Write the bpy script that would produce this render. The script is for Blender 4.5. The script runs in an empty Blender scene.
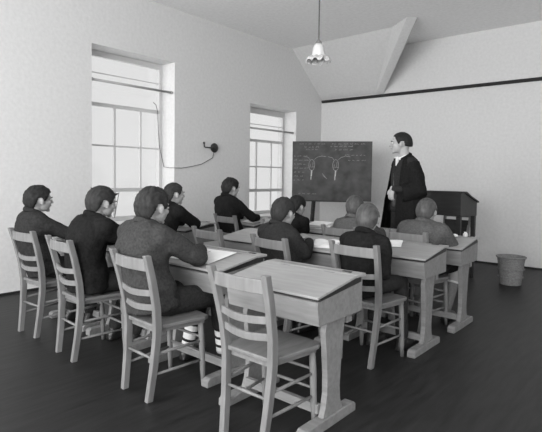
import bpy, math, random
from mathutils import Vector as V, Matrix, noise
sc = bpy.context.scene
col = sc.collection
random.seed(7)

# ------------------------------------------------------------------ materials
def gmat(name, g, rough=.6, var=.0, scale=(8, 8, 8), bump=0., spec=.4, detail=4, tint=None):
    m = bpy.data.materials.new(name); m.use_nodes = True
    nt = m.node_tree; b = nt.nodes['Principled BSDF']
    b.inputs['Roughness'].default_value = rough
    b.inputs['Specular IOR Level'].default_value = spec
    tc = nt.nodes.new('ShaderNodeTexCoord'); mp = nt.nodes.new('ShaderNodeMapping')
    mp.inputs['Scale'].default_value = scale
    nz = nt.nodes.new('ShaderNodeTexNoise'); nz.inputs['Scale'].default_value = 1.
    nz.inputs['Detail'].default_value = detail
    nt.links.new(tc.outputs['Object'], mp.inputs['Vector']); nt.links.new(mp.outputs[0], nz.inputs['Vector'])
    cr = nt.nodes.new('ShaderNodeValToRGB')
    lo, hi = g * (1 - var), g * (1 + var)
    cr.color_ramp.elements[0].position = .3; cr.color_ramp.elements[0].color = (lo, lo, lo, 1)
    cr.color_ramp.elements[1].position = .7; cr.color_ramp.elements[1].color = (hi, hi, hi, 1)
    nt.links.new(nz.outputs['Fac'], cr.inputs[0]); nt.links.new(cr.outputs[0], b.inputs['Base Color'])
    if bump:
        bp = nt.nodes.new('ShaderNodeBump'); bp.inputs['Strength'].default_value = bump
        bp.inputs['Distance'].default_value = .01
        nt.links.new(nz.outputs['Fac'], bp.inputs['Height']); nt.links.new(bp.outputs[0], b.inputs['Normal'])
    return m

M = {
 'wall': gmat('painted_plaster', .63, .9, .045, (26, 26, 26), .15, .1, 8),
 'ceil': gmat('ceiling_plaster', .93, .95, .05, (22, 22, 22), .15, .1, 8),
 'floor': gmat('dark_boards', .0135, .5, .5, (26, 3, 10), .12, .35, 8),
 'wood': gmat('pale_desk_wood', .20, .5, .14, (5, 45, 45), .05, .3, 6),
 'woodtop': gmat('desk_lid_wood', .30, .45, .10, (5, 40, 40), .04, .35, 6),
 'chair': gmat('chair_wood', .17, .45, .16, (30, 30, 5), .05, .35, 5),
 'seat': gmat('seat_wood', .15, .4, .2, (30, 5, 30), .05, .35, 5),
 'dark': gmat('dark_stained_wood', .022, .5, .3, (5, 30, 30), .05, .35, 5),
 'rail': gmat('dark_rail_paint', .02, .5, .2, (20, 20, 20), 0, .3),
 'board': gmat('blackboard_paint', .072, .8, .35, (7, 7, 7), .03, .2, 8),
 'chalk': gmat('chalk', .5, .95, .3, (60, 60, 60), 0, .05),
 'chalkdim': gmat('rubbed_chalk', .33, .95, .3, (60, 60, 60), 0, .05),
 'paper': gmat('paper', .80, .9, .04, (20, 20, 20), 0, .1),
 'cover': gmat('book_cover', .35, .7, .1, (20, 20, 20), 0, .2),
 'black': gmat('black_wool', .012, .92, .35, (60, 60, 60), .3, .08, 8),
 'char': gmat('charcoal_wool', .026, .95, .3, (70, 70, 70), .3, .08, 8),
 'grey': gmat('grey_wool', .042, .95, .3, (70, 70, 70), .3, .08, 8),
 'midgrey': gmat('mid_grey_wool', .085, .95, .25, (70, 70, 70), .3, .08, 8),
 'lgrey': gmat('light_grey_wool', .17, .95, .2, (70, 70, 70), .3, .08, 8),
 'skin': gmat('skin', .36, .55, .06, (14, 14, 14), 0, .3),
 'lip': gmat('lip', .24, .5, .05, (14, 14, 14), 0, .3),
 'white': gmat('white_linen', .72, .85, .05, (40, 40, 40), 0, .1),
 'sock': gmat('grey_sock', .2, .95, .1, (60, 60, 60), 0, .1),
 'shoe': gmat('shoe_leather', .02, .35, .2, (30, 30, 30), 0, .5),
 'hair_black': gmat('black_hair', .011, .7, .4, (80, 25, 25), .3, .3, 6),
 'hair_dark': gmat('dark_brown_hair', .019, .75, .55, (80, 25, 25), .3, .35, 6),
 'hair_mid': gmat('brown_hair', .062, .4, .35, (80, 25, 25), .3, .3, 6),
 'hair_fair': gmat('fair_hair', .095, .5, .3, (80, 25, 25), .3, .3, 6),
 'metal': gmat('dark_iron', .02, .45, .2, (20, 20, 20), 0, .5),
 'brass': gmat('dull_brass', .16, .4, .2, (40, 40, 40), 0, .5),
 'frame': gmat('white_window_paint', .55, .6, .03, (20, 20, 20), 0, .3),
 'rodgrey': gmat('grey_rod', .36, .5, .1, (20, 20, 20), 0, .3),
 'opal': gmat('opal_glass', .74, .3, .03, (20, 20, 20), 0, .5),
 'opalrim': gmat('smoky_glass_rim', .5, .3, .2, (50, 50, 50), 0, .5),
 'wicker': gmat('wicker', .21, .7, .3, (50, 50, 160), .3, .2),
 'cord': gmat('cord', .10, .8, .1, (30, 30, 30), 0, .1),
 'eyew': gmat('eye_white', .6, .3, .02, (30, 30, 30), 0, .5),
 'pupil': gmat('eye_dark', .02, .2, .02, (30, 30, 30), 0, .5),
 'ink': gmat('ink_black', .015, .4, .1, (30, 30, 30), 0, .4),
}
m = bpy.data.materials.new('window_glass'); m.use_nodes = True; nt = m.node_tree
nt.nodes.clear(); o_ = nt.nodes.new('ShaderNodeOutputMaterial'); mx = nt.nodes.new('ShaderNodeMixShader')
tr = nt.nodes.new('ShaderNodeBsdfTransparent'); gl = nt.nodes.new('ShaderNodeBsdfGlossy')
gl.inputs['Roughness'].default_value = .1; mx.inputs[0].default_value = .06
nt.links.new(tr.outputs[0], mx.inputs[1]); nt.links.new(gl.outputs[0], mx.inputs[2]); nt.links.new(mx.outputs[0], o_.inputs[0])
M['glass'] = m
# opal shade with a little light passing through it
b = M['opal'].node_tree.nodes['Principled BSDF']; b.inputs['Transmission Weight'].default_value = .25; b.inputs['Roughness'].default_value = .6
# gleam of wicker weave
# ------------------------------------------------------------------ mesh builder
def frame_from(d, up=V((0, 0, 1))):
    d = d.normalized()
    if abs(d.dot(up)) > .98: up = V((0, 1, 0))
    x = d.cross(up).normalized(); y = x.cross(d).normalized()
    return x, y

class MB:
    def __init__(s): s.v = []; s.f = []
    def grid(s, rings, caps=True):
        n = len(rings[0]); b0 = len(s.v)
        for r in rings: s.v += [V(p) for p in r]
        for i in range(len(rings) - 1):
            for j in range(n):
                a = b0 + i * n + j; c = b0 + i * n + (j + 1) % n
                s.f.append((a, c, c + n, a + n))
        if caps:
            s.f.append(tuple(b0 + j for j in range(n))[::-1])
            s.f.append(tuple(b0 + (len(rings) - 1) * n + j for j in range(n)))
        return s
    def box(s, c, d, rot=None, taper=None):
        c = V(c); h = V(d) / 2; b0 = len(s.v)
        for z in (-1, 1):
            for x, y in ((-1, -1), (1, -1), (1, 1), (-1, 1)):
                p = V((x * h.x, y * h.y, z * h.z))
                if taper and z < 0: p.x *= taper; p.y *= taper
                if rot: p = rot @ p
                s.v.append(c + p)
        for f in ((3, 2, 1, 0), (4, 5, 6, 7), (0, 1, 5, 4), (1, 2, 6, 5), (2, 3, 7, 6), (3, 0, 4, 7)):
            s.f.append(tuple(b0 + i for i in f))
        return s
    def tube(s, pts, rad, n=12, caps=True, flat=None, closed=False):
        pts = [V(p) for p in pts]
        if not hasattr(rad, '__len__'): rad = [rad] * len(pts)
        rings = []; px = None
        for i, p in enumerate(pts):
            d = (pts[min(i + 1, len(pts) - 1)] - pts[max(i - 1, 0)])
            if closed: d = pts[(i + 1) % len(pts)] - pts[i - 1]
            if d.length < 1e-9: d = V((0, 0, 1))
            d.normalize()
            if px is None: x, y = frame_from(d)
            else:
                x = (px - d * px.dot(d)).normalized(); y = d.cross(x)
            px = x; y = d.cross(x)
            fl = flat or 1.
            rings.append([p + x * math.cos(a) * rad[i] + y * math.sin(a) * rad[i] * fl for a in [2 * math.pi * k / n for k in range(n)]])
        if closed: rings.append(rings[0]); caps = False
        return s.grid(rings, caps)
    def capsule(s, a, b_, ra, rb, n=14, k=5):
        a = V(a); b_ = V(b_); d = (b_ - a); L = d.length
        d = d / L if L > 1e-6 else V((0, 0, 1)); x, y = frame_from(d); rings = []
        def ring(c, r): rings.append([c + x * math.cos(t) * r + y * math.sin(t) * r for t in [2 * math.pi * j / n for j in range(n)]])
        for i in range(k): t = -math.pi / 2 + (i + .3) / k * math.pi / 2; ring(a + d * math.sin(t) * ra, math.cos(t) * ra)
        ring(a, ra); ring(b_, rb)
        for i in range(k): t = (i + .7) / k * math.pi / 2; ring(b_ + d * math.sin(t) * rb, math.cos(t) * rb)
        return s.grid(rings)
    def ell(s, c, r, rot=None, n=20, k=12):
        c = V(c); rings = []
        for i in range(1, k):
            t = math.pi * i / k
            ring = []
            for j in range(n):
                a = 2 * math.pi * j / n
                p = V((math.sin(t) * math.cos(a) * r[0], math.sin(t) * math.sin(a) * r[1], -math.cos(t) * r[2]))
                if rot: p = rot @ p
                ring.append(c + p)
            rings.append(ring)
        return s.grid(rings)
    def lathe(s, prof, c=(0, 0, 0), n=24, caps=True):
        c = V(c)
        return s.grid([[c + V((math.cos(2 * math.pi * j / n) * r, math.sin(2 * math.pi * j / n) * r, z)) for j in range(n)] for r, z in prof], caps)
    def prism(s, poly, lo, hi, axis):
        """poly: 2D outline (ccw) extruded along axis ('x': poly in yz, 'z': poly in xy)"""
        def P(p, t):
            return V((t, p[0], p[1])) if axis == 'x' else V((p[0], p[1], t)) if axis == 'z' else V((p[0], t, p[1]))
        n = len(poly); b0 = len(s.v)
        s.v += [P(p, lo) for p in poly] + [P(p, hi) for p in poly]
        for j in range(n): s.f.append((b0 + j, b0 + (j + 1) % n, b0 + n + (j + 1) % n, b0 + n + j))
        s.f.append(tuple(b0 + j for j in range(n))[::-1]); s.f.append(tuple(b0 + n + j for j in range(n)))
        return s
    def build(s, name, mat, parent=None, smooth=False, bevel=0., remesh=0., sm=0, rough=0., rscale=12.):
        me = bpy.data.meshes.new(name); me.from_pydata([tuple(v) for v in s.v], [], s.f); me.update()
        import bmesh
        bm = bmesh.new(); bm.from_mesh(me); bmesh.ops.recalc_face_normals(bm, faces=bm.faces[:]); bm.to_mesh(me); bm.free()
        if remesh:
            me = remeshed(me, remesh, sm); me.name = name; smooth = True
        if rough:
            off = V((random.random() * 50, random.random() * 50, 0))
            ns = [v.normal.copy() for v in me.vertices]
            for v, nn in zip(me.vertices, ns):
                v.co += nn * (rough * (noise.noise(v.co * rscale + off) + .5 * noise.noise(v.co * rscale * 2.3 + off)))
        me.materials.clear(); me.materials.append(M[mat])
        if smooth: me.polygons.foreach_set('use_smooth', [True] * len(me.polygons))
        ob = bpy.data.objects.new(name, me); col.objects.link(ob)
        if parent: ob.parent = parent
        if bevel:
            md = ob.modifiers.new('bevel', 'BEVEL'); md.width = bevel; md.segments = 2; md.limit_method = 'ANGLE'
        return ob

def remeshed(me, voxel, sm):
    ob = bpy.data.objects.new('tmp', me); col.objects.link(ob)
    r = ob.modifiers.new('r', 'REMESH'); r.mode = 'VOXEL'; r.voxel_size = voxel
    if sm:
        k = ob.modifiers.new('s', 'SMOOTH'); k.iterations = sm; k.factor = .5
    dg = bpy.context.evaluated_depsgraph_get()
    out = bpy.data.meshes.new_from_object(ob.evaluated_get(dg))
    bpy.data.objects.remove(ob); return out

def tag(o, label, cat, group=None):
    o['label'] = label; o['category'] = cat
    if group: o['group'] = group
    return o
def thing(name, label, cat, loc=(0, 0, 0), rz=0., group=None):
    o = bpy.data.objects.new(name, None); o.empty_display_size = .1; col.objects.link(o)
    o.location = loc; o.rotation_euler = (0, 0, rz)
    return tag(o, label, cat, group)
def struct(o): o['kind'] = 'structure'; return o
def copy_tree(o, parent=None):
    c = o.copy(); col.objects.link(c); c.parent = parent
    for ch in [x for x in list(col.objects) if x.parent == o]: copy_tree(ch, c)
    return c

# ------------------------------------------------------------------ room
CH = 3.55; XR = 7.6; YR = -11.2; T = .42
struct(MB().box(((XR - T) / 2, YR / 2, -.05), (XR + T + .6, -YR + .8, .1)).build('floor', 'floor'))
struct(MB().box(((XR - T) / 2, YR / 2, CH + .06), (XR + T + .6, -YR + .8, .12)).build('ceiling', 'ceil'))
W = [(-4.77, -3.54, .67, 2.83), (-2.01, -.79, .62, 2.46)]
mb = MB(); ys = [YR - .3, -4.77, -3.54, -2.01, -.79, .3]
for a, b in ((0, 1), (2, 3), (4, 5)): mb.box((-T / 2, (ys[a] + ys[b]) / 2, CH / 2), (T, ys[b] - ys[a], CH))
for y0, y1, z0, z1 in W:
    mb.box((-T / 2, (y0 + y1) / 2, z0 / 2), (T, y1 - y0, z0)); mb.box((-T / 2, (y0 + y1) / 2, (z1 + CH) / 2), (T, y1 - y0, CH - z1))
struct(mb.build('wall_left', 'wall'))
struct(MB().box((XR / 2, .15, CH / 2), (XR + .3, .3, CH)).build('wall_back', 'wall'))
# right and rear walls with the windows that light the room from behind the photographer
mb = MB()
ops = [(-10.2, -8.4), (-7.4, -5.6), (-4.6, -2.8)]
e = [YR - .3] + [v for o in ops for v in o] + [.3]
for i in range(0, len(e), 2): mb.box((XR + .15, (e[i] + e[i + 1]) / 2, CH / 2), (.3, e[i + 1] - e[i], CH))
for a, b in ops: mb.box((XR + .15, (a + b) / 2, .45), (.3, b - a, .9)); mb.box((XR + .15, (a + b) / 2, (3.0 + CH) / 2), (.3, b - a, CH - 3.0))
struct(mb.build('wall_right', 'wall'))
mb = MB(); ops2 = [(.6, 2.8), (3.4, 5.6), (6.0, 7.3)]
e = [-.1] + [v for o in ops2 for v in o] + [XR + .1]
for i in range(0, len(e), 2): mb.box(((e[i] + e[i + 1]) / 2, YR - .15, CH / 2), (e[i + 1] - e[i], .3, CH))
for a, b in ops2: mb.box(((a + b) / 2, YR - .15, .4), (b - a, .3, .8)); mb.box(((a + b) / 2, YR - .15, (3.1 + CH) / 2), (b - a, .3, CH - 3.1))
struct(mb.build('wall_rear', 'wall'))
# plastered slope between the end wall and the ceiling, left of the roof brace
def hull(pts):
    import bmesh
    bm = bmesh.new(); [bm.verts.new(p) for p in pts]; r = bmesh.ops.convex_hull(bm, input=bm.verts[:])
    bm.verts.index_update(); mb = MB(); mb.v = [v.co.copy() for v in bm.verts]; mb.f = [tuple(v.index for v in f.verts) for f in bm.faces]; bm.free(); return mb
struct(hull([(0, .0, 2.76), (1.24, 0, 2.77), (2.05, -1.02, CH + .01), (1.85, -.96, CH + .01), (0, -.95, CH + .01), (0, 0, CH + .01), (1.24, 0, CH + .01)]).build('trim_1', 'wall'))
struct(hull([(1.17, -.03, 2.757), (1.30, -.0, 2.757), (1.30, .0, 2.85), (2.44, -1.23, CH), (2.32, -1.30, CH), (1.93, -.99, CH), (2.47, -1.22, CH + .03), (1.9, -.8, CH + .03), (1.3, 0, 3.0), (1.17, 0, 2.9)]).build('trim_2', 'wall', bevel=.006))
# dark picture rail
struct(MB().prism([(0, 2.70), (0, 2.755), (-.03, 2.75), (-.035, 2.735), (-.022, 2.70)], 0.02, XR - .02, 'x').build('trim_3', 'rail'))
# plaster-coloured skirting is absent; low dark skirting on both walls
struct(MB().box((XR / 2, -.008, .012), (XR, .016, .024)).build('baseboard_back', 'dark'))
struct(MB().box((.008, YR / 2, .012), (.016, -YR, .024)).build('baseboard_left', 'dark'))

def window(i, y0, y1, z0, z1, zs):
    root = bpy.data.objects.new('window_%d' % i, None); col.objects.link(root); root.location = (-.3, (y0 + y1) / 2, z0); struct(root)
    w = y1 - y0; h = z1 - z0
    P = lambda y, z, dy, dz, dx=.05, x=0: mb.box((x, y, z - z0), (dx, dy, dz))
    t, r1, r2, r3, hb, hd = zs  # transom, glazing bar, meeting rail, lower bar
    mb = MB(); P(-w / 2 + .025, (z0 + z1) / 2, .05, h); P(w / 2 - .025, (z0 + z1) / 2, .05, h)
    P(0, z1 - .02 - hd / 2, w - .1, .04 + hd); P(0, z0 + .03, w - .1, .06)
    mb.build('window_frame', 'frame', root)
    mb = MB(); P(0, t, w - .1, .045, .06); mb.build('transom', 'rodgrey' if 0 else 'frame', root)
    mb = MB(); P(0, hb, w - .1, .012, .02); mb.build('hopper_bar', 'frame', root)
    mb = MB(); P(0, r2, w - .1, .05, .06, .01); mb.build('meeting_rail', 'frame', root)
    for k in (-1, 1):
        mb = MB(); P(k * w / 6.2 + .07, (t + r2) / 2, .022, t - r2 - .05, .03); P(k * w / 6.2 + .07, (z0 + .06 + r2) / 2, .022, r2 - z0 - .08, .03); mb.build('glazing_bar', 'frame', root)
    mb = MB(); P(0, r1, w - .1, .022, .028); mb.build('glazing_bar', 'frame', root)
    mb = MB(); P(0, (z0 + z1) / 2, w - .09, h - .09, .005, -.006); mb.build('pane', 'glass', root)
    mb = MB(); mb.box((.17, 0, -.012), (.38, w - .005, .03)); mb.build('window_sill', 'wall', root, bevel=.006)
    return root
window(1, *W[0], (2.165, 1.65, 1.08, .9, 2.56, .03))
window(2, *W[1], (1.90, 1.45, 1.04, .8, 2.18, .06))

def rod(label, y0, z0, y1, z1, x0, x1, g):
    r = thing('curtain_rod', label, 'curtain rod', (x0, y0, z0), 0, g)
    d = V((x1 - x0, y1 - y0, z1 - z0))
    MB().tube([(0, 0, 0), d], .016, 10).build('pole', 'rodgrey', r, smooth=True)
    MB().ell((0, 0, 0), (.03, .03, .022)).build('finial', 'rodgrey', r, smooth=True)
    MB().ell(d, (.022, .022, .022)).build('finial', 'rodgrey', r, smooth=True)
rod('grey curtain rod across the top of the tall left window', -4.745, 2.42, -3.56, 2.42, -.05, -.05, None)
rod('grey curtain rod across the top of the far window', -1.98, 2.075, -.82, 2.075, -.05, -.05, None)
# hanging pull cord beside the left window
pts = [(-.268, -3.70, 2.29), (-.262, -3.66, 2.26), (-.262, -3.63, 2.18), (-.262, -3.615, 1.9), (-.262, -3.60, 1.69), (-.22, -3.55, 1.40), (-.1, -3.546, 1.385), (.004, -3.54, 1.385), (.008, -3.42, 1.385), (.008, -3.25, 1.41), (.008, -3.05, 1.45), (.008, -2.83, 1.55), (.008, -2.81, 1.63)]
tag(MB().tube(pts, .0045, 6).build('window_cord', 'cord', smooth=True), 'thin sagging cord hanging beside the tall left window', 'cord')
tag(MB().tube([(-.245, -4.25, 1.05), (-.245, -4.28, .9), (-.24, -4.32, .72)], .004, 6).build('sash_cord', 'cord', smooth=True), 'thin slanting cord in front of the lower left window pane', 'cord')

# gas bracket folded against the left wall
g = thing('wall_bracket', 'black round wall bracket with a thin bent arm between the windows', 'wall lamp', (0, -2.80, 1.70))
MB().tube([(0, 0, 0), (.012, 0, 0), (.03, 0, 0), (.045, 0, 0)], [.07, .072, .062, .02], 24).build('wall_plate', 'metal', g, smooth=True)
MB().tube([(.04, 0, -.005), (.05, -.06, -.005), (.05, -.215, -.005), (.05, -.235, .005), (.05, -.24, .055)], .010, 8).build('arm', 'metal', g, smooth=True)
MB().tube([(.05, -.24, .05), (.05, -.24, .062), (.05, -.232, .065)], [.016, .02, .012], 10).build('burner', 'metal', g, smooth=True)

# pendant lamp
g = thing('pendant_lamp', 'hanging ceiling lamp with frilled white glass shade on a long cord', 'lamp', (2.77, -4.07, 0))
MB().tube([(0, 0, 2.53), (0, 0, CH)], .006, 8).build('flex', 'cord', g)
MB().lathe([(.008, 2.56), (.014, 2.55), (.03, 2.525), (.03, 2.50), (.02, 2.49)], n=16).build('lamp_holder', 'brass', g, smooth=True)
MB().lathe([(.05, CH), (.05, CH - .02), (.01, CH - .03)][::-1], n=16).build('ceiling_rose', 'opal', g, smooth=True)
N = 72
def shade_ring(r, z, fr, th):
    return [V((math.cos(a) * (r + fr * math.cos(9 * a)), math.sin(a) * (r + fr * math.cos(9 * a)), z + fr * 1.1 * math.sin(9 * a))) for a in [2 * math.pi * j / N for j in range(N)]]
pr = [(.030, 2.515, 0), (.042, 2.50, 0), (.052, 2.475, 0), (.057, 2.44, 0), (.062, 2.415, .001), (.072, 2.40, .004)]
o = MB().grid([shade_ring(r, z, f, 0) for r, z, f in pr], False).build('lamp_shade', 'opal', g, smooth=True)
o.modifiers.new('s', 'SOLIDIFY').thickness = .003
pr = [(.072, 2.40, .004), (.088, 2.388, .008), (.103, 2.375, .012), (.110, 2.362, .013), (.106, 2.352, .012)]
o = MB().grid([shade_ring(r, z, f, 0) for r, z, f in pr], False).build('frill', 'opalrim', g, smooth=True)
o.modifiers.new('s', 'SOLIDIFY').thickness = .004
MB().ell((0, 0, 2.43), (.03, .03, .045)).build('bulb', 'opal', g, smooth=True)

# ------------------------------------------------------------------ blackboard on easel
g = thing('blackboard', 'wide blackboard on a dark easel with chalk diagrams and writing', 'blackboard', (1.245, -1.50, 0), math.atan2(.61, 1.05))
BWd, z0, z1 = 1.215, .925, 1.835
MB().box((0, 0, (z0 + z1) / 2), (BWd, .022, z1 - z0)).build('writing_board', 'board', g, bevel=.003)
for s in (-1, 1):
    MB().tube([(s * .24, .02, 1.6), (s * .27, -.0 + .03, .9), (s * .32, -.04, .03)], .032, 4).build('easel_leg', 'dark', g)
MB().tube([(.27, .05, 1.6), (.40, .42, .03)], .025, 4).build('rear_leg', 'dark', g)
MB().box((0, .035, .915), (.9, .05, .022)).build('rest_bar', 'dark', g)
def chalk(strokes, name, mat, r=.0035):
    mb = MB()
    for st in strokes: mb.tube([(x, -.012, z) for x, z in st], r, 5)
    mb.build(name, mat, g)
def scr(x0, x1, z, h, n):
    out = []; x = x0
    while x < x1:
        L = random.uniform(.03, .08); k = int(L / .008); st = []
        for i in range(k): st.append((x + i * .008, z + (h if i % 2 else 0) * random.uniform(.3, 1)))
        if len(st) > 1: out.append(st)
        x += L + .02
    return out
chalk(scr(-.42, -.22, 1.74, .028, 1) + scr(-.02, .32, 1.75, .028, 1) + scr(-.4, -.24, 1.70, .025, 1) + scr(.05, .34, 1.70, .024, 1), 'chalk_writing', 'chalkdim', .0028)
for q in ((.2, .5, 1.62, .02), (-.5, -.1, 1.79, .014), (.0, .5, 1.79, .014), (.25, .52, 1.54, .018), (-.5, -.2, 1.02, .018)): chalk(scr(*q, 1), 'chalk_writing', 'chalkdim', .0024)
chalk(sum([scr(-.58, -.38 + random.uniform(-.05, .03), 1.60 - i * .062, .022, 1) for i in range(7)], []), 'chalk_writing', 'chalkdim', .0026)
def flask(cx, dx):
    zc = 1.47
    out = [[(cx + .045 * math.sin(a) * (1 if math.cos(a) > 0 else 1), zc + .085 * math.cos(a)) for a in [2 * math.pi * k / 22 for k in range(23)]]]
    out += [[(cx - .02, zc - .02 + .005 * k) for k in range(8)], [(cx + .018, zc + .045 - .01 * k) for k in range(8)], [(cx - .04, zc - .03), (cx + .04, zc - .03)]]
    return out
for cx in (-.305, .062):
    chalk(flask(cx, 1), 'chalk_diagram', 'chalkdim', .003)
    chalk([[(cx, 1.39), (cx - .004, 1.32), (cx - .008, 1.24)], [(cx - .006, 1.39), (cx - .012, 1.25)], [(cx + .008, 1.39), (cx + .0, 1.30)]], 'chalk_diagram', 'chalk', .0042)
    chalk([[(cx + .04, 1.555), (cx + .08, 1.59), (cx + .15, 1.61), (cx + .22, 1.60)], [(cx - .12, 1.60), (cx - .05, 1.585), (cx - .03, 1.55)]], 'chalk_diagram', 'chalkdim', .0028)
chalk([[(-.14, 1.34), (-.07, 1.26)], [(-.13, 1.31), (-.09, 1.28)]], 'chalk_diagram', 'chalkdim', .003)

# ------------------------------------------------------------------ teacher's tall desk, chair, basket
g = thing('teacher_desk', 'tall dark teacher desk with sloping top standing near the end wall', 'desk', (2.88, -1.55, 0))
prof = [(-.30, .835), (.30, .81), (.30, .985), (.02, 1.06), (-.14, 1.105), (-.18, 1.115), (-.30, 1.115)]
MB().prism(prof, -.46, .46, 'x').build('desk_box', 'dark', g, bevel=.004)
MB().prism([(-.31, 1.115), (-.17, 1.115), (-.13, 1.105), (.02, 1.06), (.32, .982), (.32, 1.0), (.02, 1.078), (-.12, 1.125), (-.165, 1.135), (-.31, 1.135)], -.48, .48, 'x').build('lid', 'dark', g)
for sx in (-1, 1):
    for sy in (-1, 1):
        MB().box((sx * .43, sy * .265, .415), (.055, .055, .83), taper=.75).build('leg', 'dark', g, bevel=.004)
MB().box((0, .265, .2), (.82, .03, .05)).build('stretcher', 'dark', g)
MB().tube([(0, -.302, .97), (0, -.31, .97)], [.016, .014], 12).build('lock_plate', 'brass', g)

g = thing('waste_basket', 'woven wicker waste basket standing on the floor by the wall', 'basket', (3.80, -1.36, 0))
n = 64
def wr(r, z, ph): return [V((math.cos(2 * math.pi * j / n) * (r + .0035 * math.cos(32 * 2 * math.pi * j / n + ph)), math.sin(2 * math.pi * j / n) * (r + .0035 * math.cos(32 * 2 * math.pi * j / n + ph)), z)) for j in range(n)]
rows = 26
o = MB().grid([wr(.120 + .036 * (i / rows) ** 1.3, .01 + .33 * i / rows, math.pi * (i % 2)) for i in range(rows + 1)], False).build('woven_side', 'wicker', g, smooth=True)
o.modifiers.new('s', 'SOLIDIFY').thickness = -.006
for i in (.1, .2): MB().tube([(math.cos(a) * (.128 + i * .12), math.sin(a) * (.128 + i * .12), i) for a in [2 * math.pi * k / 40 for k in range(40)]], .007, 6, closed=True).build('band', 'wicker', g, smooth=True)
MB().tube([(math.cos(a) * .163, math.sin(a) * .163, .342) for a in [2 * math.pi * k / 40 for k in range(40)]], .011, 8, closed=True).build('rim', 'wicker', g, smooth=True)
MB().lathe([(.12, .004), (.12, .014)], n=32).build('base', 'wicker', g)

# ------------------------------------------------------------------ chairs
def py(z):  # bow of the back posts
    pts = [(0, .03), (.2, .055), (.40, .070), (.55, .055), (.70, .022), (.845, -.02)]
    for (a, ya), (b, yb) in zip(pts, pts[1:]):
        if z <= b: t = (z - a) / (b - a); return ya + (yb - ya) * t
    return pts[-1][1]
CW = .178
def cwz(z): return CW - .052 * (1 - min(z, .845) / .845)
def slat(z, h, bow, th=.016, arch=.0):
    mb = MB(); rings = []
    for i in range(9):
        t = i / 8; c_ = cwz(z); x = -c_ + 2 * c_ * t; b = -bow * math.sin(math.pi * t)
        y = py(z) + b; zz = z - arch * math.sin(math.pi * t)
        rings.append([(x, y - th / 2, zz - h / 2), (x, y + th / 2, zz - h / 2), (x, y + th / 2, zz + h / 2), (x, y - th / 2, zz + h / 2)])
    return mb.grid(rings)
def make_chair(label, dark_back=False):
    r = thing('school_chair', label, 'chair')
    for s in (-1, 1):
        rings = []
        for i in range(15):
            z = .845 * i / 14; y = py(z); hw = .0170; hd = .022 - .003 * abs(z - .42) / .42
            if i == 14: z = .847
            x = s * (cwz(z) + .002)
            rings.append([(x - hw, y - hd, z), (x + hw, y - hd, z), (x + hw, y + hd, z), (x - hw, y + hd, z)])
        MB().grid(rings).build('back_post', 'chair', r, bevel=.004)
    slat(.788, .068, .022).build('top_rail', 'chair', r, bevel=.005)
    if dark_back: slat(.60, .24, .012).build('back_panel', 'dark', r)
    else:
        slat(.628, .036, .028, arch=.012).build('slat', 'chair', r, bevel=.003)
        slat(.543, .036, .028, arch=.012).build('slat', 'chair', r, bevel=.003)
    mb = MB(); rings = []
    out = [(-.14, .06), (-.165, .10), (-.198, .38), (-.185, .415), (-.1, .43), (.1, .43), (.185, .415), (.198, .38), (.165, .10), (.14, .06)]
    mb.prism(out[::-1], .412, .436, 'z'); mb.build('seat', 'seat', r, bevel=.006)
    MB().prism([(-.130, .08), (.130, .08), (.172, .395), (-.172, .395)], .385, .412, 'z').build('seat_frame', 'chair', r)
    for s in (-1, 1):
        MB().tube([(s * .160, .375, .39), (s * .164, .380, .30), (s * .168, .388, .10), (s * .170, .392, .0)], [.017, .0185, .017, .013], 10).build('front_leg', 'chair', r, smooth=True)
    def st(a, b): MB().tube([a, ((V(a) + V(b)) / 2), b], [.007, .0095, .007], 8).build('stretcher', 'chair', r, smooth=True)
    for s in (-1, 1):
        for z in (.27, .15): st((s * cwz(z), py(z), z), (s * .165, .384, z + .01))
    st((-.165, .382, .30), (.165, .382, .30)); st((-.165, .385, .20), (.165, .385, .20)); st((-cwz(.24), py(.24), .24), (cwz(.24), py(.24), .24))
    return r
CG = None
chairs = [
 (3.815, -6.165, 0.0, 'empty wooden ladder-back chair in the right foreground, pushed under a bare desk'),
 (3.005, -6.215, -.04, 'wooden chair behind the nearest dark-haired boy in grey'),
 (2.13, -6.20, -.07, 'wooden chair under the boy in black, second from the left'),
 (1.46, -6.17, .05, 'wooden chair by the left wall, leftmost in the room'),
 (3.70, -4.925, -.04, 'wooden chair under the boy with cropped light hair, beyond the bare desk'),
 (3.065, -5.07, -.14, 'wooden chair of the boy in charcoal sitting in the middle of the room'),
 (3.62, -3.93, -.12, 'wooden chair of the stocky boy in grey, farthest right'),
 (3.01, -4.02, -.05, 'wooden chair behind the fair boy sitting below the blackboard'),
 (2.34, -5.03, -.10, 'unoccupied wooden chair in the middle, to the right of the boy by the far desk'),
 (1.43, -3.93, -.12, 'wooden chair of the boy in black nearest the far window'),
 (1.50, -5.06, -.05, 'mostly hidden wooden chair of the boy seated below the wall bracket'),
 (2.25, -4.02, -.05, 'wooden chair of the boy in black hidden behind the middle boy'),
]
first = None; chair_objs = []
for x, y, rz, lab in chairs:
    c = make_chair(lab) if first is None else copy_tree(first)
    if first is None: first = c
    c.location = (x, y, 0); c.rotation_euler = (0, 0, rz); c['label'] = lab; chair_objs.append(c)
    c['group'] = 'wooden ladder-back school chairs'
tc_ = make_chair('light wooden chair with a dark back panel behind the tall teacher desk', True)
tc_.location = (2.98, -.92, 0); tc_.rotation_euler = (0, 0, math.pi)
tc_['category'] = 'chair'

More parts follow.
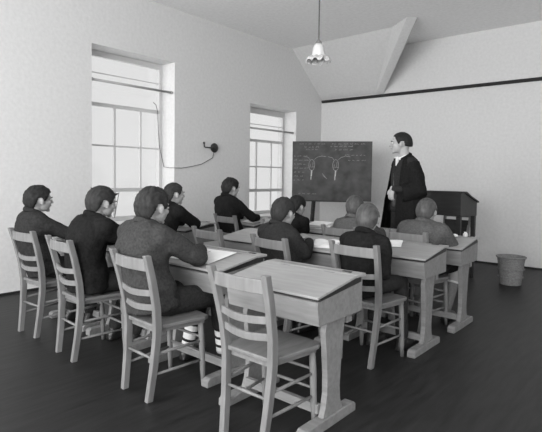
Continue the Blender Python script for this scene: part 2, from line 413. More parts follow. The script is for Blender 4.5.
# ------------------------------------------------------------------ desks (origin: near edge centre on the floor, pupil side is -y)
DW = .635; DD = .44
def make_desk(label):
    r = thing('school_desk', label, 'desk')
    h = DW / 2 - .012
    h = DW / 2 - .004
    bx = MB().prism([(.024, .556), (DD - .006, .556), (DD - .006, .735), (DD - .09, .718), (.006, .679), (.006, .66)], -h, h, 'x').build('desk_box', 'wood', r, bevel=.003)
    MB().prism([(.02, .68), (DD - .02, .72), (DD - .02, .749), (DD - .088, .749), (.02, .6985)], -h - .001, h + .001, 'x').build('lid_gap_shade', 'dark', bx)  # dark strip standing in for the shadow gap between lid and box
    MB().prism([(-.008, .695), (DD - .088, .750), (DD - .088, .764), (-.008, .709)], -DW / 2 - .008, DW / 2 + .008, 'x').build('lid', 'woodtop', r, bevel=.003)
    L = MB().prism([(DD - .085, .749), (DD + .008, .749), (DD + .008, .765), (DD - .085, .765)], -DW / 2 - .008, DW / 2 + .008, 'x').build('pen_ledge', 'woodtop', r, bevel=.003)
    MB().box((0.0, DD - .050, .7655), (.46, .018, .002)).build('pen_groove', 'seat', L)
    MB().box((.235, DD - .04, .7675), (.055, .022, .004)).build('inkwell_cover', 'metal', r)
    for s in (-1, 1):
        MB().box((s * (DW / 2 - .16), DD - .088, .760), (.07, .03, .006)).build('hinge', 'brass', r)
    for s in (-1, 1):
        x = s * (DW / 2 - .045)
        prof = [(.05, .562), (.19, .562), (.178, .40), (.170, .20), (.175, .12), (.21, .055), (.03, .055), (.052, .12), (.062, .20), (.058, .30), (.045, .42), (.035, .50)]
        prof = [(.13, .0)] and [(.05, .562), (.035, .50), (.045, .42), (.06, .28), (.062, .18), (.05, .11), (.03, .055), (.215, .055), (.19, .11), (.182, .18), (.190, .30), (.205, .45), (.225, .562)]
        lg = MB().prism(prof, x - .017, x + .017, 'x').build('leg', 'wood', r, bevel=.003)
        MB().prism([(-.14, .0), (.33, .0), (.33, .04), (.31, .055), (-.12, .055), (-.14, .04)], x - .03, x + .03, 'x').build('foot', 'wood', lg, bevel=.004)
        MB().box((x, .265, .535), (.034, .05, .055)).build('cleat', 'wood', lg)
    MB().box((0, .12, .095), (DW - .125, .03, .05)).build('stretcher', 'wood', r, bevel=.003)
    return r
desks = [
 (3.755, -5.89, 0, 'empty pale wooden desk with sloping lid in the right foreground'),
 (2.95, -5.79, 0, 'wooden desk with a large paper, in front of the nearest boy in grey'),
 (2.10, -5.78, 0, 'wooden desk hidden in front of the boy in black, second from left'),
 (1.42, -5.76, 0, 'wooden desk of the leftmost boy, beneath the tall left window'),
 (3.675, -4.44, 0, 'wooden desk with an open exercise book, second desk from the right edge'),
 (3.03, -4.64, 0, 'wooden desk of the middle boy in charcoal, with a thick open book'),
 (2.405, -4.66, 0, 'bare wooden desk ahead of the unoccupied chair in the middle'),
 (1.10, -4.52, 0, 'wooden desk near the left wall, between the two windows'),
 (3.68, -3.70, 0, 'rightmost wooden desk, where the stocky boy in grey leans his arm'),
 (3.04, -3.60, 0, 'wooden desk of the fair boy sitting below the blackboard'),
 (2.20, -3.60, 0, 'wooden desk with a stack of books, below the easel leg'),
 (1.24, -3.60, 0, 'wooden desk of the boy beside the far window'),
]
fd = None
for x, y, rz, lab in desks:
    d = make_desk(lab) if fd is None else copy_tree(fd)
    if fd is None: fd = d
    d.location = (x, y, 0); d.rotation_euler = (0, 0, rz); d['label'] = lab; d['group'] = 'wooden locker desks in rows'
SL = math.atan2(.055, .34)
def lidz(dy): return .711 + dy * math.tan(SL)

roots = [o for o in col.objects if o.name.startswith('school_desk')]
for rt in roots[:4]:          # the nearest row's legs are set a little further in
    for ch in [c for c in col.objects if c.parent == rt and c.name.startswith('leg')]: ch.location.y = .080
for k, dy in ((4, .05), (8, .075)):
    for ch in [c for c in col.objects if c.parent == roots[k] and c.name.startswith('leg')]: ch.location.y = dy
# papers and books
def sheet(label, desk, px, pd, w, d, rz, book=0., cat=None, name=None, z=None):
    """resting on the sloping lid of desk index; px across, pd up from the near edge"""
    dx, dy = desks[desk][0], desks[desk][1]
    r = thing(name or ('open_book' if book else 'paper_sheet'), label, cat or ('book' if book else 'paper'), (dx + px, dy + pd, (z or lidz(pd)) + .0015))
    r.rotation_euler = (Matrix.Rotation(SL, 3, 'X') @ Matrix.Rotation(rz, 3, 'Z')).to_euler()
    if not book:
        mb = MB(); rows = []
        for i in range(7):
            t = i / 6 - .5
            rows.append([(t * w, -d / 2, .001 + .003 * abs(t)), (t * w, d / 2, .001 + .003 * abs(t)), (t * w, d / 2, .0022 + .003 * abs(t)), (t * w, -d / 2, .0022 + .003 * abs(t))])
        mb.grid(rows).build('sheet', 'paper', r)
        MB().box((0, 0, .0034), (w * .02, d * .7, .0006)).build('fold', 'cover', r)
    else:
        MB().box((0, 0, .0012), (w, d, .0024)).build('cover', 'cover', r)
        for s in (-1, 1):
            rows = []
            for i in range(9):
                t = i / 8; x = s * t * (w / 2 - .004); zt = .0035 + book * math.sin(math.pi * (.12 + .6 * t)) * (1 - .45 * t)
                rows.append([(x, -d / 2 + .004, .0025), (x, d / 2 - .004, .0025), (x, d / 2 - .004, zt), (x, -d / 2 + .004, zt)])
            MB().grid(rows).build('page_block', 'paper', r, smooth=False)
    return r
sheet('large unfolded white paper on the desk of the nearest boy', 1, -.05, .19, .42, .27, .03, name='drawing_paper')
sheet('thick open book with white pages on the middle desk', 5, .135, .13, .25, .19, .2, book=.03)
sheet('open white exercise book on the desk between the two right-hand boys', 4, -.10, .24, .24, .18, .35, book=.014)
sheet('white exercise book under the left arm of the cropped-haired boy', 4, -.27, .30, .14, .12, .2, book=.006, z=.752)
sheet('white sheet on the desk near the left wall', 7, .16, .17, .22, .16, .4)
sheet('white sheet on the desk beside the far window', 11, .16, .16, .24, .18, -.2)
sheet('narrow white exercise book just beyond the right shoulder of the nearest boy', 2, .2, .2, .2, .14, .3, book=.006)
sheet('small crumpled white paper by the arm of the stocky boy at right', 8, .12, .31, .11, .05, .5, z=.765, book=.02, name='crumpled_paper', cat='paper')
for k, (px, pd, rz, lab) in enumerate([(.12, .14, .15, 'grey book at the bottom of the stack below the easel leg'), (.13, .15, .3, 'thin white book in the middle of the stack below the easel leg'), (.115, .14, .05, 'white book on top of the stack below the easel leg')]):
    o = MB(); hgt = .014
    r = thing('book', lab, 'book', (desks[10][0] + px + .06, desks[10][1] + pd + .04, lidz(pd + .04) + .001 + k * .0145)); r.rotation_euler = (Matrix.Rotation(SL, 3, 'X') @ Matrix.Rotation(rz, 3, 'Z')).to_euler()
    r['group'] = 'stacked books on the desk below the easel'
    MB().box((0, 0, .0065), (.235, .17, .010)).build('page_block', 'paper', r)
    MB().box((0, 0, .0007), (.24, .18, .0014)).build('cover', 'cover', r); MB().box((0, 0, .0123), (.24, .18, .0014)).build('cover', 'cover' if k == 0 else 'paper', r)
# inkwell pot of the right-hand desk
g = thing('inkwell', 'small pale inkwell on the rightmost desk', 'inkwell', (3.90, -3.325, .766))
MB().lathe([(.018, 0), (.022, .012), (.02, .03), (.012, .036), (.014, .045)], n=14).build('pot', 'opal', g, smooth=True)
MB().lathe([(.010, .045), (.010, .047)], n=12).build('ink', 'ink', g)

# ------------------------------------------------------------------ people
def ik(a, b, la, lb, hint):
    a = V(a); b = V(b); d = b - a; L = min(d.length, (la + lb) * .995); dn = d.normalized(); b = a + dn * L
    x = (la * la - lb * lb + L * L) / (2 * L); h = math.sqrt(max(la * la - x * x, 0))
    hv = V(hint); hv = (hv - dn * hv.dot(dn)).normalized()
    return a + dn * x + hv * h, b

def hand(mb, w, d, side, s, up=V((0, 0, 1)), curl=.35):
    """palm, four fingers of unequal length and a thumb from the side of the palm"""
    d = d.normalized(); sd = d.cross(up).normalized(); up = sd.cross(d).normalized(); inn = sd * (-side)
    rot = Matrix((sd, d, up)).transposed()
    mb.ell(w + d * .045 * s, (.038 * s, .050 * s, .015 * s), rot, 16, 10)
    for i, L in enumerate((.062, .072, .067, .052)):
        off = inn * (.027 - .018 * i) * s
        p0 = w + d * .06 * s + off; p1 = w + d * .088 * s + off * 1.12; n1 = p1 + (d * math.cos(curl) - up * math.sin(curl)) * L * .55 * s + off * .12
        n2 = n1 + (d * math.cos(curl * 2.4) - up * math.sin(curl * 2.4)) * L * .45 * s
        mb.capsule(p0, p1, .0095 * s, .0088 * s, 8, 3); mb.capsule(p1, n1, .0088 * s, .008 * s, 8, 3); mb.capsule(n1, n2, .008 * s, .0068 * s, 8, 3)
    t0 = w + d * .02 * s + inn * .022 * s; t1 = w + d * .05 * s + inn * .05 * s - up * .004; t2 = w + d * .08 * s + inn * .056 * s - up * .010
    mb.capsule(t0, t1, .013 * s, .011 * s, 8, 3); mb.capsule(t1, t2, .0105 * s, .008 * s, 8, 3)

def torso_rings(path, prof, n=28, yaw0=0., yaw1=0.):
    """path: list of centres, prof: list of (rx, ry)"""
    rings = []
    for i, (c, (rx, ry)) in enumerate(zip(path, prof)):
        d = (path[min(i + 1, len(path) - 1)] - path[max(i - 1, 0)]).normalized()
        t = i / (len(path) - 1); a = yaw0 + (yaw1 - yaw0) * t
        x = V((math.cos(a), math.sin(a), 0)); x = (x - d * x.dot(d)).normalized(); y = d.cross(x)
        ring = []
        for j in range(n):
            th = 2 * math.pi * j / n; cs, sn = math.cos(th), math.sin(th); e = .85
            ring.append(c + x * rx * math.copysign(abs(cs) ** e, cs) + y * ry * math.copysign(abs(sn) ** e, sn))
        rings.append(ring)
    return rings

def head_parts(root, body, hc, R, s, hair, tousle, crop=False, hmat='hair_dark', side_part=0., neck_r=.047, adult=False, fringe=0., tufts=(), nape=-.76):
    """adds head shapes to body MB, returns builder closures for hair, eyes etc."""
    P = lambda x, y, z: hc + R @ (V((x, y, z)) * s)
    E = lambda c, r, rr=None: body.ell(P(*c), [k * s for k in r], R @ rr if rr else R)
    E((0, -.010, .022), (.072, .090, .084)); E((0, .026, -.022), (.057, .060, .066)); E((0, .030, -.056), (.044, .047, .035))
    E((0, .064, -.082), (.019, .016, .014)); E((0, .066, .020), (.047, .022, .014)); E((0, -.040, -.03), (.050, .040, .05))
    for q in (-1, 1):
        E((q * .036, .058, -.020), (.018, .02, .018))
        rr = Matrix.Rotation(q * -.35, 3, 'Z')
        E((q * .072, -.004, -.010), (.006, .016, .026), rr); E((q * .077, -.008, -.003), (.004, .013, .017), rr); E((q * .071, .001, -.026), (.005, .009, .010), rr)
    body.capsule(P(0, .084, .010), P(0, .0985, -.022), .007 * s, .0105 * s, 10, 4)
    body.ell(P(0, .079, -.046), [.019 * s, .009 * s, .010 * s], R)
    # hair
    mb = MB(); rings = []; nk, nj = 44, 84; seed = V((random.random() * 40, random.random() * 40, 3))
    for i in range(1, nk):
        t = math.pi * i / nk; ring = []
        for j in range(nj):
            a = 2 * math.pi * j / nj; d = V((math.sin(t) * math.sin(a), math.sin(t) * math.cos(a), -math.cos(t)))
            az = abs(math.atan2(d.x, d.y))  # 0 front, pi back
            z = d.z
            kn_ = [(0, .42 - fringe), (.65, .40 - fringe), (1.0, .10), (1.18, -.22), (1.38, -.26), (1.5, .02), (1.78, .06), (2.0, -.45), (2.3, nape), (3.2, nape)]
            for (a0, l0), (a1, l1) in zip(kn_, kn_[1:]):
                if a0 <= az <= a1: lim = l0 + (l1 - l0) * (az - a0) / (a1 - a0)
            lim += .05 * noise.noise(d * 6 + seed)
            m_ = max(0, min(1, (z - lim + .07) / .14)); m_ = m_ * m_ * (3 - 2 * m_)
            full = hair * max(.12, min(1, (z + .80) / .75))
            rr = 1 + (.035 + full) * 1.
            rr += tousle * full * (noise.noise(V((d.x * 9, d.y * 4, d.z * 5)) + seed)) + .022 * noise.noise(V((math.atan2(d.x, d.y) * 9 + d.z * 2, d.z * 2.5 + d.x * 3, 0)) + seed) * (.4 + full * 5) + .010 * noise.noise(V((d.x * 30, d.y * 30, d.z * 12)) + seed)
            if z < .1 and az > 1.6: rr *= 1 + .20 * (.1 - z) * min(1, (az - 1.6) / .5)
            rr = rr * m_ + .80 * (1 - m_)
            ring.append(P(d.x * .073 * rr, -.010 + d.y * .091 * rr, .016 + d.z * (.088 if z > 0 else .098) * rr))
        rings.append(ring)
    mb.grid(rings)
    for (dx, dy, dz, L) in tufts:
        d0 = V((dx, dy, dz)).normalized(); base = V((d0.x * .073, -.010 + d0.y * .091, .016 + d0.z * .088))
        for k in range(4):
            o2 = V((random.uniform(-.014, .014), random.uniform(-.014, .014), 0)); tip = base + d0 * L + o2 * 1.6 + V((0, L * .3, 0))
            mb.capsule(P(*(base + o2 - d0 * .01)), P(*tip), .014 * s, .003 * s, 8, 3)
    mb.build('hair', hmat, root, smooth=True)
    for q in (-1, 1):
        ey = MB().ell(P(q * .029, .0765, .002), [.0115 * s, .008 * s, .0065 * s], R, 12, 8).build('eye', 'eyew', root, smooth=True)
        MB().ell(P(q * .029, .083, .002), [.005 * s, .003 * s, .005 * s], R, 10, 6).build('iris', 'pupil', ey, smooth=True)
        MB().tube([P(q * .014, .088, .018), P(q * .030, .089, .023), P(q * .045, .078, .018)], .003 * s, 6).build('eyebrow', hmat, root, smooth=True)
    MB().ell(P(0, .0855, -.047), [.018 * s, .004 * s, .005 * s], R, 14, 8).build('lips', 'lip', root, smooth=True)

def seated(label, cx, cy, rz, head, s=1., bs=1., yaw=0., pitch=0., roll=0., tyaw=0., wr=None, elb=((1, -.2, -.6), (-1, -.2, -.6)), coat='char', hmat='hair_dark', hair=.10, tousle=.5,
           elp=None, tufts=(), shorts=True, feet=((.11, .50), (-.11, .45)), pel=(0, .19), fringe=0., collar='white', hs=1.06):
    """origin at chair back centre on the floor; head = world position of the crown"""
    root = thing('person', label, 'person', (cx, cy, 0), rz)
    Ri = Matrix.Rotation(-rz, 3, 'Z'); top = Ri @ (V(head) - V((cx, cy, 0)))
    R = Matrix.Rotation(yaw, 3, 'Z') @ Matrix.Rotation(pitch, 3, 'X') @ Matrix.Rotation(roll, 3, 'Y')
    hc = top - R @ V((0, -.01, .118)) * hs
    pv = V((pel[0], pel[1], .525)); neck = hc + R @ V((0, -.030, -.078)) * hs + V((0, -.012, -.010))
    # spine: hips to base of neck with a rounded back
    Nn = 9; path = []
    shc = neck - V((0, .014, .022))
    for i in range(Nn):
        t = i / (Nn - 1); p = pv.lerp(shc, t); p.y -= .045 * math.sin(math.pi * t) * (1 + .6 * max(0, shc.y - pv.y)); path.append(p)
    prof = [(.150, .112), (.148, .110), (.138, .105), (.134, .102), (.142, .104), (.152, .106), (.160, .104), (.150, .092), (.110, .074)]
    prof = [(a * bs, b * bs) for a, b in prof]
    body = MB(); jac = MB()
    body.grid(torso_rings(path, [(a - .022, b - .022) for a, b in prof], yaw1=tyaw))
    jp = [p.copy() for p in path]; jp[0].z -= .055
    jac.grid(torso_rings(jp, [(a + .016, b + .014) for a, b in prof], yaw1=tyaw))
    body.capsule(shc - V((0, 0, .02)), neck + V((0, .004, .035)), .050 * hs * 1.05, .046 * hs)
    ax = V((math.cos(tyaw), math.sin(tyaw), 0))
    # trapezius slope
    wrs = []
    for i, q in enumerate((1, -1)):
        sh = shc + ax * q * .160 * bs + V((0, 0, -.052))
        jac.capsule(shc + V((0, -.005, -.012)), sh + V((0, 0, .004)), .066 * bs, .064 * bs)
        w = Ri @ (V(wr[i]) - V((cx, cy, 0)))
        if elp and elp[i]:
            el = Ri @ (V(elp[i]) - V((cx, cy, 0))); w = el + (w - el).normalized() * min((w - el).length, .25)
        else: el, w = ik(sh, w, .265 * bs, .235 * bs, elb[i])
        jac.capsule(sh, el, .066 * bs, .054 * bs); jac.capsule(el, el + (w - el) * .93, .053 * bs, .040 * bs)
        body.capsule(sh, el, .040 * bs, .034 * bs); body.capsule(el, w, .034 * bs, .024 * bs)
        fd_ = (w - el).normalized(); fd_.z *= .3
        hand(body, w + V((0, 0, .0)), fd_, q, .92 * bs)
        wrs.append((el, w))
    # legs
    tro = MB()
    tro.grid(torso_rings([V((pv.x, pv.y - .02, .462)), V((pv.x, pv.y, .50)), V((pv.x, pv.y, .56)), V((pv.x, pv.y - .01, .62))], [(.13 * bs, .10 * bs), (.155 * bs, .125 * bs), (.152 * bs, .122 * bs), (.13 * bs, .1 * bs)]))
    for i, q in enumerate((1, -1)):
        hp = pv + V((q * .08, .03, -.012)); kn = pv + V((q * .105, .40 * bs, -.020)); fx, fy = feet[i]
        an = V((fx, fy, .085)); 
        tro.capsule(hp, hp.lerp(kn, .86 if shorts else 1.), .072 * bs, .060 * bs)
        body.capsule(hp, kn, .050 * bs, .045 * bs); body.capsule(kn, kn.lerp(an, .35), .044 * bs, .046 * bs); body.capsule(kn.lerp(an, .35), an, .046 * bs, .028 * bs)
        if shorts is None: tro.capsule(hp, kn, .075 * bs, .068 * bs); tro.capsule(kn, kn.lerp(an, .50), .066 * bs, .062 * bs)
        elif not shorts: tro.capsule(kn, kn.lerp(an, .92), .060 * bs, .050 * bs)
        fw = V((an.x - kn.x, .9, 0)).normalized()
        sk = MB().capsule(kn.lerp(an, .42), kn.lerp(an, .96), .050 * bs, .037 * bs).build('sock', 'sock' if shorts is not None else 'white', root, smooth=True)
        for tb in ((.36,) if shorts is not None else (.56, .70, .84)): c0 = kn.lerp(an, tb); c1 = kn.lerp(an, tb + .04); rb = .0515 * bs - (tb - .36) * .020; MB().tube([c0, c1], [rb, rb - .001], 18).build('sock_band', 'white' if shorts is not None else 'char', sk, smooth=True)
        sh_ = MB(); sh_.capsule(V((an.x, an.y - .02, .040)), V((an.x, an.y, .040)) + fw * .13, .036, .033); sh_.capsule(V((an.x, an.y, .085)), V((an.x, an.y, .05)), .039, .038)
        sh_.box(V((an.x, an.y, .011)) + fw * .06, (.062, .225, .018), Matrix.Rotation(math.atan2(-fw.x, fw.y), 3, 'Z'))
        for v in sh_.v: v.z = max(v.z, .003)
        sh_.build('shoe', 'shoe', root, remesh=.010, sm=3)
    head_parts(root, body, hc, R, hs, hair, tousle, hmat=hmat, fringe=fringe, tufts=tufts)
    body.build('body', 'skin', root, remesh=.0055, sm=3)
    jac.build('jacket', coat, root, remesh=.012, sm=5, rough=.008, rscale=11)
    tro.build('trousers' if shorts is False else 'shorts', 'char', root, remesh=.012, sm=4, rough=.004)
    # collars: shirt band and jacket collar round the neck
    def ringc(c, d, r, h, up, name, mat, th):
        rings = []; x = ax; y = V((-ax.y, ax.x, 0)); N_ = 28
        base = []
        for a in [2 * math.pi * j / N_ for j in range(N_)]:
            base.append(c + x * math.cos(a) * r + y * math.sin(a) * (r * 1.05) + V((0, 0, -.03 * math.sin(a) + up)))
        o_ = MB().tube(base, th, 8, closed=True, flat=h).build(name, mat, root, smooth=True)
    c = shc.lerp(neck, .72)
    ringc(c, None, .052 * hs, 1.3, .008, 'shirt_collar', collar, .007)
    ringc(c, None, .060 * hs, 1.7, .003, 'jacket_collar', coat, .012)
    return root

TW = {  # crown positions worked out for each pupil
}
seated('boy in dark grey jacket sitting by the left wall, leftmost person, with thick dark hair', 1.46, -6.17, .05, (1.33, -6.00, 1.19), yaw=-.15, coat='char', hmat='hair_black', hair=.13,
       wr=((1.50, -5.62, .765), (1.30, -5.60, .76)), tousle=.6, tyaw=-.1, pel=(-.03, .19), shorts=False)
seated('boy in a black jacket with neat black hair, second person from the left', 2.13, -6.20, -.07, (2.21, -5.93, 1.205), yaw=.05, pitch=-.12, coat='black', hmat='hair_dark', hair=.12, bs=1.08,
       wr=((2.22, -5.55, .77), (1.98, -5.55, .77)), tufts=((.2, .85, .6, .014), (-.2, .8, .62, .014), (-.3, -.5, .8, .008)), fringe=.03, tousle=.4, pel=(.02, .19), shorts=False)
seated('boy in a grey jacket nearest the camera, leaning his right arm on a desk', 3.005, -6.215, -.04, (2.83, -5.94, 1.215), yaw=.12, pitch=-.08, coat='grey', hmat='hair_dark', hair=.13, bs=1.16,
       elp=((3.09, -5.79, .775), None), tufts=((-.5, .1, .85, .008), (-.75, .0, .62, .012), (.35, .5, .75, .008)), wr=((2.87, -5.58, .79), (2.72, -5.62, .775)), elb=((1, .4, -.8), (-1, -.1, -.8)), shorts=None, feet=((-.0, .70), (-.24, .58)), tousle=.7, hs=1.13, pel=(-.07, .19), tyaw=.0)
seated('boy in black partly hidden behind the nearest boy, seated below the wall bracket', 1.50, -5.06, -.05, (1.52, -4.75, 1.22), yaw=-.18, coat='black', hmat='hair_dark', hair=.06, bs=1.02,
       elp=((1.66, -4.58, .80), None), wr=((1.42, -4.42, .78), (1.25, -4.40, .77)), elb=((1, .2, -.4), (-1, -.1, -.5)), tousle=.4)
seated('boy in black with full dark hair, sitting just left of the far window', 1.43, -3.93, -.12, (1.30, -3.72, 1.265), yaw=-.05, pitch=-.1, coat='black', hmat='hair_black', hair=.15,
       elp=((1.54, -3.60, .80), None), wr=((1.42, -3.37, .78), (1.15, -3.37, .77)), tousle=.6, bs=.98, pel=(-.05, .19))
seated('boy in a charcoal jacket with round dark hair, seated in the middle of the room', 3.065, -5.07, -.14, (2.97, -4.78, 1.125), yaw=.1, pitch=-.15, coat='char', hmat='hair_dark', hair=.12,
       elp=((3.20, -4.80, .70), None), wr=((3.06, -4.55, .775), (2.86, -4.46, .765)), elb=((1, .0, -.8), (-1, 0, -.8)), tousle=.4, hs=1.07, tyaw=.0, bs=.98, pel=(.0, .20))
seated('dark-haired boy in black half hidden behind the middle boy in charcoal', 2.25, -4.02, -.05, (2.27, -3.68, 1.09), yaw=-.05, pitch=-.2, coat='black', hmat='hair_black', hair=.14,
       elp=((2.42, -3.76, .74), None), wr=((2.22, -3.56, .77), (2.08, -3.50, .765)), elb=((1, 0, -.5), (-1, 0, -.5)), tousle=.5, hs=1.02, bs=.97)
seated('fair-haired boy in light grey sitting directly below the blackboard', 3.01, -4.02, -.05, (3.00, -3.75, 1.125), yaw=.45, pitch=-.05, coat='midgrey', hmat='hair_mid', hair=.09,
       wr=((3.10, -3.42, .765), (2.86, -3.42, .765)), tousle=.4, hs=1.06, bs=.93, collar='midgrey', pel=(.0, .2))
seated('boy with cropped light hair in black, behind the bare foreground desk', 3.70, -4.925, -.04, (3.65, -4.66, 1.115), yaw=.40, pitch=-.12, coat='black', hmat='hair_mid', hair=.05,
       elp=((3.86, -4.80, .64), None), wr=((3.72, -4.50, .745), (3.54, -4.40, .775)), elb=((.35, -.6, -1), (-.5, -.4, -1)), tousle=.2, hs=1.07, bs=.93, pel=(-.05, .19), collar='black', shorts=False)
seated('stocky boy in a mid grey jacket, rightmost pupil, leaning forward over his desk', 3.62, -3.93, -.12, (3.66, -3.62, 1.12), yaw=.25, pitch=-.2, coat='midgrey', hmat='hair_mid', hair=.08,
       wr=((3.70, -3.50, .79), (3.56, -3.46, .79)), elb=((1, -.1, -.8), (-1, -.1, -.8)), tousle=.3, bs=1.12, hs=1.08, collar='midgrey', pel=(.02, .20))

# ---- standing teacher in an academic gown; local +y is where he faces
def teacher():
    FX = math.atan2(.906, -.42) * 0
    ang = math.radians(143)
    root = thing('person', 'standing man in a long black gown over a dark suit, beside the blackboard', 'person', (3.07, -2.86, 0), ang)
    H_ = 1.79; s = 1.0; R = Matrix.Rotation(math.radians(-28), 3, 'Z') @ Matrix.Rotation(.03, 3, 'X')
    body = MB(); hc = V((0, .045, H_ - .118 * 1.12))
    pel = V((0, 0, .93)); shc = V((0, -.01, 1.485)); neck = hc + R @ V((0, -.035, -.085))
    path = [pel.lerp(shc, i / 8) + V((0, .012 * math.sin(math.pi * i / 8), 0)) for i in range(9)]
    prof = [(.155, .11), (.150, .108), (.14, .10), (.138, .10), (.148, .105), (.160, .11), (.168, .108), (.16, .095), (.115, .075)]
    body.grid(torso_rings(path, [(a - .02, b - .02) for a, b in prof]))
    body.capsule(shc, neck + V((0, .005, .04)), .056, .052)
    suit = MB(); suit.grid(torso_rings(path, [(a + .004, b + .004) for a, b in prof]))
    gown = MB(); tro = MB()
    arms = {}
    for q, w in ((1, V((.17, -.03, 1.0))), (-1, V((-.12, .19, 1.18)))):
        sh = shc + V((q * .175, 0, -.045)); suit.capsule(shc + V((0, -.005, -.01)), sh + V((0, 0, .005)), .064, .060)
        el, w = ik(sh, w, .30, .27, (q * .45, -.5, -.8)); arms[q] = (sh, el, w)
        suit.capsule(sh, el, .060, .050); suit.capsule(el, el.lerp(w, .93), .048, .036)
        body.capsule(sh, el, .042, .037); body.capsule(el, w, .036, .026)
        hand(body, w, (w - el) if q > 0 else V((.12, .1, -1)), q, .95, up=V((-q, 0, .35)) if q > 0 else V((-.5, 1, 0)), curl=.45)
        hp = V((q * .085, 0, .92)); kn = V((q * .09, .02, .49)); an = V((q * .10, -.02, .09))
        tro.capsule(hp, kn, .088, .068); tro.capsule(kn, an, .066, .055); body.capsule(hp, kn, .07, .05); body.capsule(kn, an, .05, .035)
        sh_ = MB(); sh_.capsule((q * .10, -.04, .045), (q * .115, .15, .04), .042, .036); sh_.capsule((q * .10, -.02, .09), (q * .1, 0, .05), .044, .044)
        for v in sh_.v: v.z = max(v.z, .003)
        sh_.build('shoe', 'shoe', root, remesh=.012, sm=3)
    head_parts(root, body, hc, R, 1.13, .06, .3, hmat='hair_black', fringe=-.10, nape=-.42)
    body.build('body', 'skin', root, remesh=.006, sm=3)
    suit.build('suit_jacket', 'char', root, remesh=.013, sm=4, rough=.004)
    tro.build('trousers', 'char', root, remesh=.013, sm=4, rough=.005)
    # shirt front, tie, waistcoat strip
    MB().prism([(-.025, 1.515), (.025, 1.515), (.030, 1.49), (.0, 1.35), (-.030, 1.49)], .075, .105, 'y').build('shirt_front', 'white', root, bevel=.004)
    MB().prism([(-.012, 1.50), (.012, 1.50), (.018, 1.30), (-.018, 1.30)], .09, .118, 'y').build('necktie', 'char', root, bevel=.003)
    mb = MB().tube([V((math.cos(a) * .056, .012 + math.sin(a) * .060, 1.522 - .03 * math.sin(a))) for a in [2 * math.pi * j / 28 for j in range(28)]], .010, 8, closed=True, flat=1.6).build('shirt_collar', 'white', root, smooth=True)
    MB().tube([V((math.cos(a) * .068, .0 + math.sin(a) * .064, 1.515 - .035 * math.sin(a))) for a in [math.radians(125 + 290 * j / 27) for j in range(28)]], .016, 8, flat=1.5).build('suit_collar', 'black', root, smooth=True)
    wc = []
    for i in range(9):
        z = 1.34 - i * .045; hw = .035 + .055 * min(1, i / 5); wc.append([V((x * hw, .108 + .012 * (1 - abs(x)) - .008 * abs(x) * hw * 20, z)) for x in (-1, -.5, 0, .5, 1)] + [V((x * hw, .09, z)) for x in (1, .5, 0, -.5, -1)])
    MB().grid(wc).build('waistcoat', 'midgrey', root, smooth=True)
    # gown: open cloak hanging from the shoulders with long folds, made of an outer and an inner wall
    n = 90; outer = []; inner = []
    zs = [1.535, 1.515, 1.49, 1.455, 1.40, 1.28, 1.18, 1.05, .92, .78, .62, .46, .34, .30]
    rx = [.085, .12, .165, .20, .222, .240, .25, .265, .28, .30, .315, .335, .345, .345]
    ryb = [.08, .095, .115, .125, .135, .16, .19, .215, .225, .235, .25, .265, .275, .275]
    ryf = [.03, .055, .08, .10, .12, .14, .16, .19, .20, .215, .235, .26, .27, .27]
    A0, A1 = math.radians(120), math.radians(360 + 62)   # gap faces +y
    for z, a_, b_, f_ in zip(zs, rx, ryb, ryf):
        ro = []; ri = []
        k = max(0, (1.36 - z)) / 1.06
        for j in range(n):
            t = j / (n - 1); th = A0 + (A1 - A0) * t
            cs, sn = math.cos(th), math.sin(th)
            fold = 1 + k * (.055 * math.sin(th * 11 + 1.3 * math.sin(z * 2)) + .03 * math.sin(th * 23 + z * 3))
            fr = 1.
            for lst, off in ((ro, 0), (ri, -.008)):
                lst.append(V((cs * (a_ * fold + off), -.012 + sn * ((b_ if sn < 0 else f_) * fold + off), z)))
        outer.append(ro); inner.append(ri)
    rings = [o + i[::-1] for o, i in zip(outer, inner)]
    gm = MB().grid(rings).build('gown', 'black', root, smooth=True)
    # wide gown sleeves to below the elbow
    for q in (1, -1):
        sh, el, w = arms[q]
        p = [sh + V((q * .0, 0, .02)), sh.lerp(el, .5) + V((q * .005, 0, 0)), el + V((0, 0, 0)), el.lerp(w, .35) + V((0, 0, -.02)), el.lerp(w, .62 if q < 0 else 1.25) + V((0, 0, -.03))]
        o_ = MB().tube(p, [.070, .085, .098, .10, .105], 24).build('gown_sleeve', 'black', root, smooth=True, remesh=.014, sm=4, rough=.010, rscale=12)
    # gown front bands
    return root
teacher()

# ------------------------------------------------------------------ light
w = bpy.data.worlds.new('sky'); sc.world = w; w.use_nodes = True
bg = w.node_tree.nodes['Background']; bg.inputs[0].default_value = (1, 1, 1, 1); bg.inputs[1].default_value = .80
def area(name, loc, rot, sx, sy, e):
    l = bpy.data.lights.new(name, 'AREA'); l.shape = 'RECTANGLE'; l.size = sx; l.size_y = sy; l.energy = e
    o = bpy.data.objects.new(name, l); col.objects.link(o); o.location = loc; o.rotation_euler = rot; return o
for a, b in ops2: area('rear_window_light', ((a + b) / 2, YR + .02, 1.95), (math.radians(90), 0, 0), b - a, 2.3, 106 * (b - a))
for a, b in ops: area('right_window_light', (XR - .01, (a + b) / 2, 1.95), (math.radians(90), 0, math.radians(90)), b - a, 2.1, 21)
for y0, y1, z0, z1 in W: area('left_window_light', (-.45, (y0 + y1) / 2, (z0 + z1) / 2 + .1), (math.radians(90), 0, math.radians(-90)), 1.1, 1.9, 7)

# ------------------------------------------------------------------ camera
cam = bpy.data.cameras.new('camera'); co = bpy.data.objects.new('camera', cam); col.objects.link(co); sc.camera = co
RX, RY, RZ = (0.75967, 0.650155, 0.014169), (0.039984, -0.02495, -0.998889), (-0.649079, 0.759392, -0.04495)
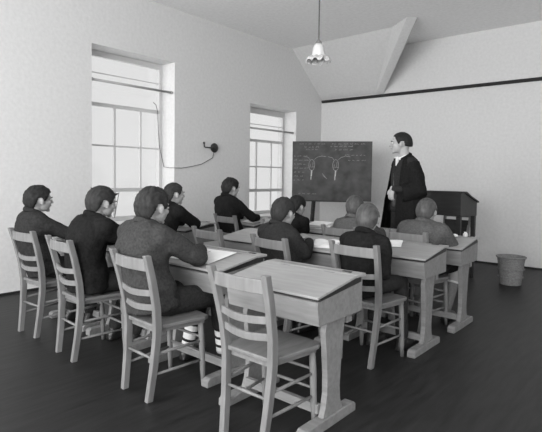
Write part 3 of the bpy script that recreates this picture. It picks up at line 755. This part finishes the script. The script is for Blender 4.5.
# columns: camera right, down, forward in world axes
r_, d_, f_ = V(RX), V(RY), V(RZ)
mw = Matrix((r_, -d_, -f_)).transposed().to_4x4(); mw.translation = V((5.4036, -7.8118, 1.2900)); co.matrix_world = mw
cam.sensor_fit = 'HORIZONTAL'; cam.sensor_width = 36; cam.lens = 36 * 487 / 542
cam.shift_x = 1 / 542; cam.shift_y = -18 / 542
cam.clip_start = .05; cam.clip_end = 100
sc.view_settings.view_transform = 'Standard'; sc.view_settings.look = 'None'; sc.view_settings.exposure = 0; sc.view_settings.gamma = 1
sc.view_settings.use_curve_mapping = False
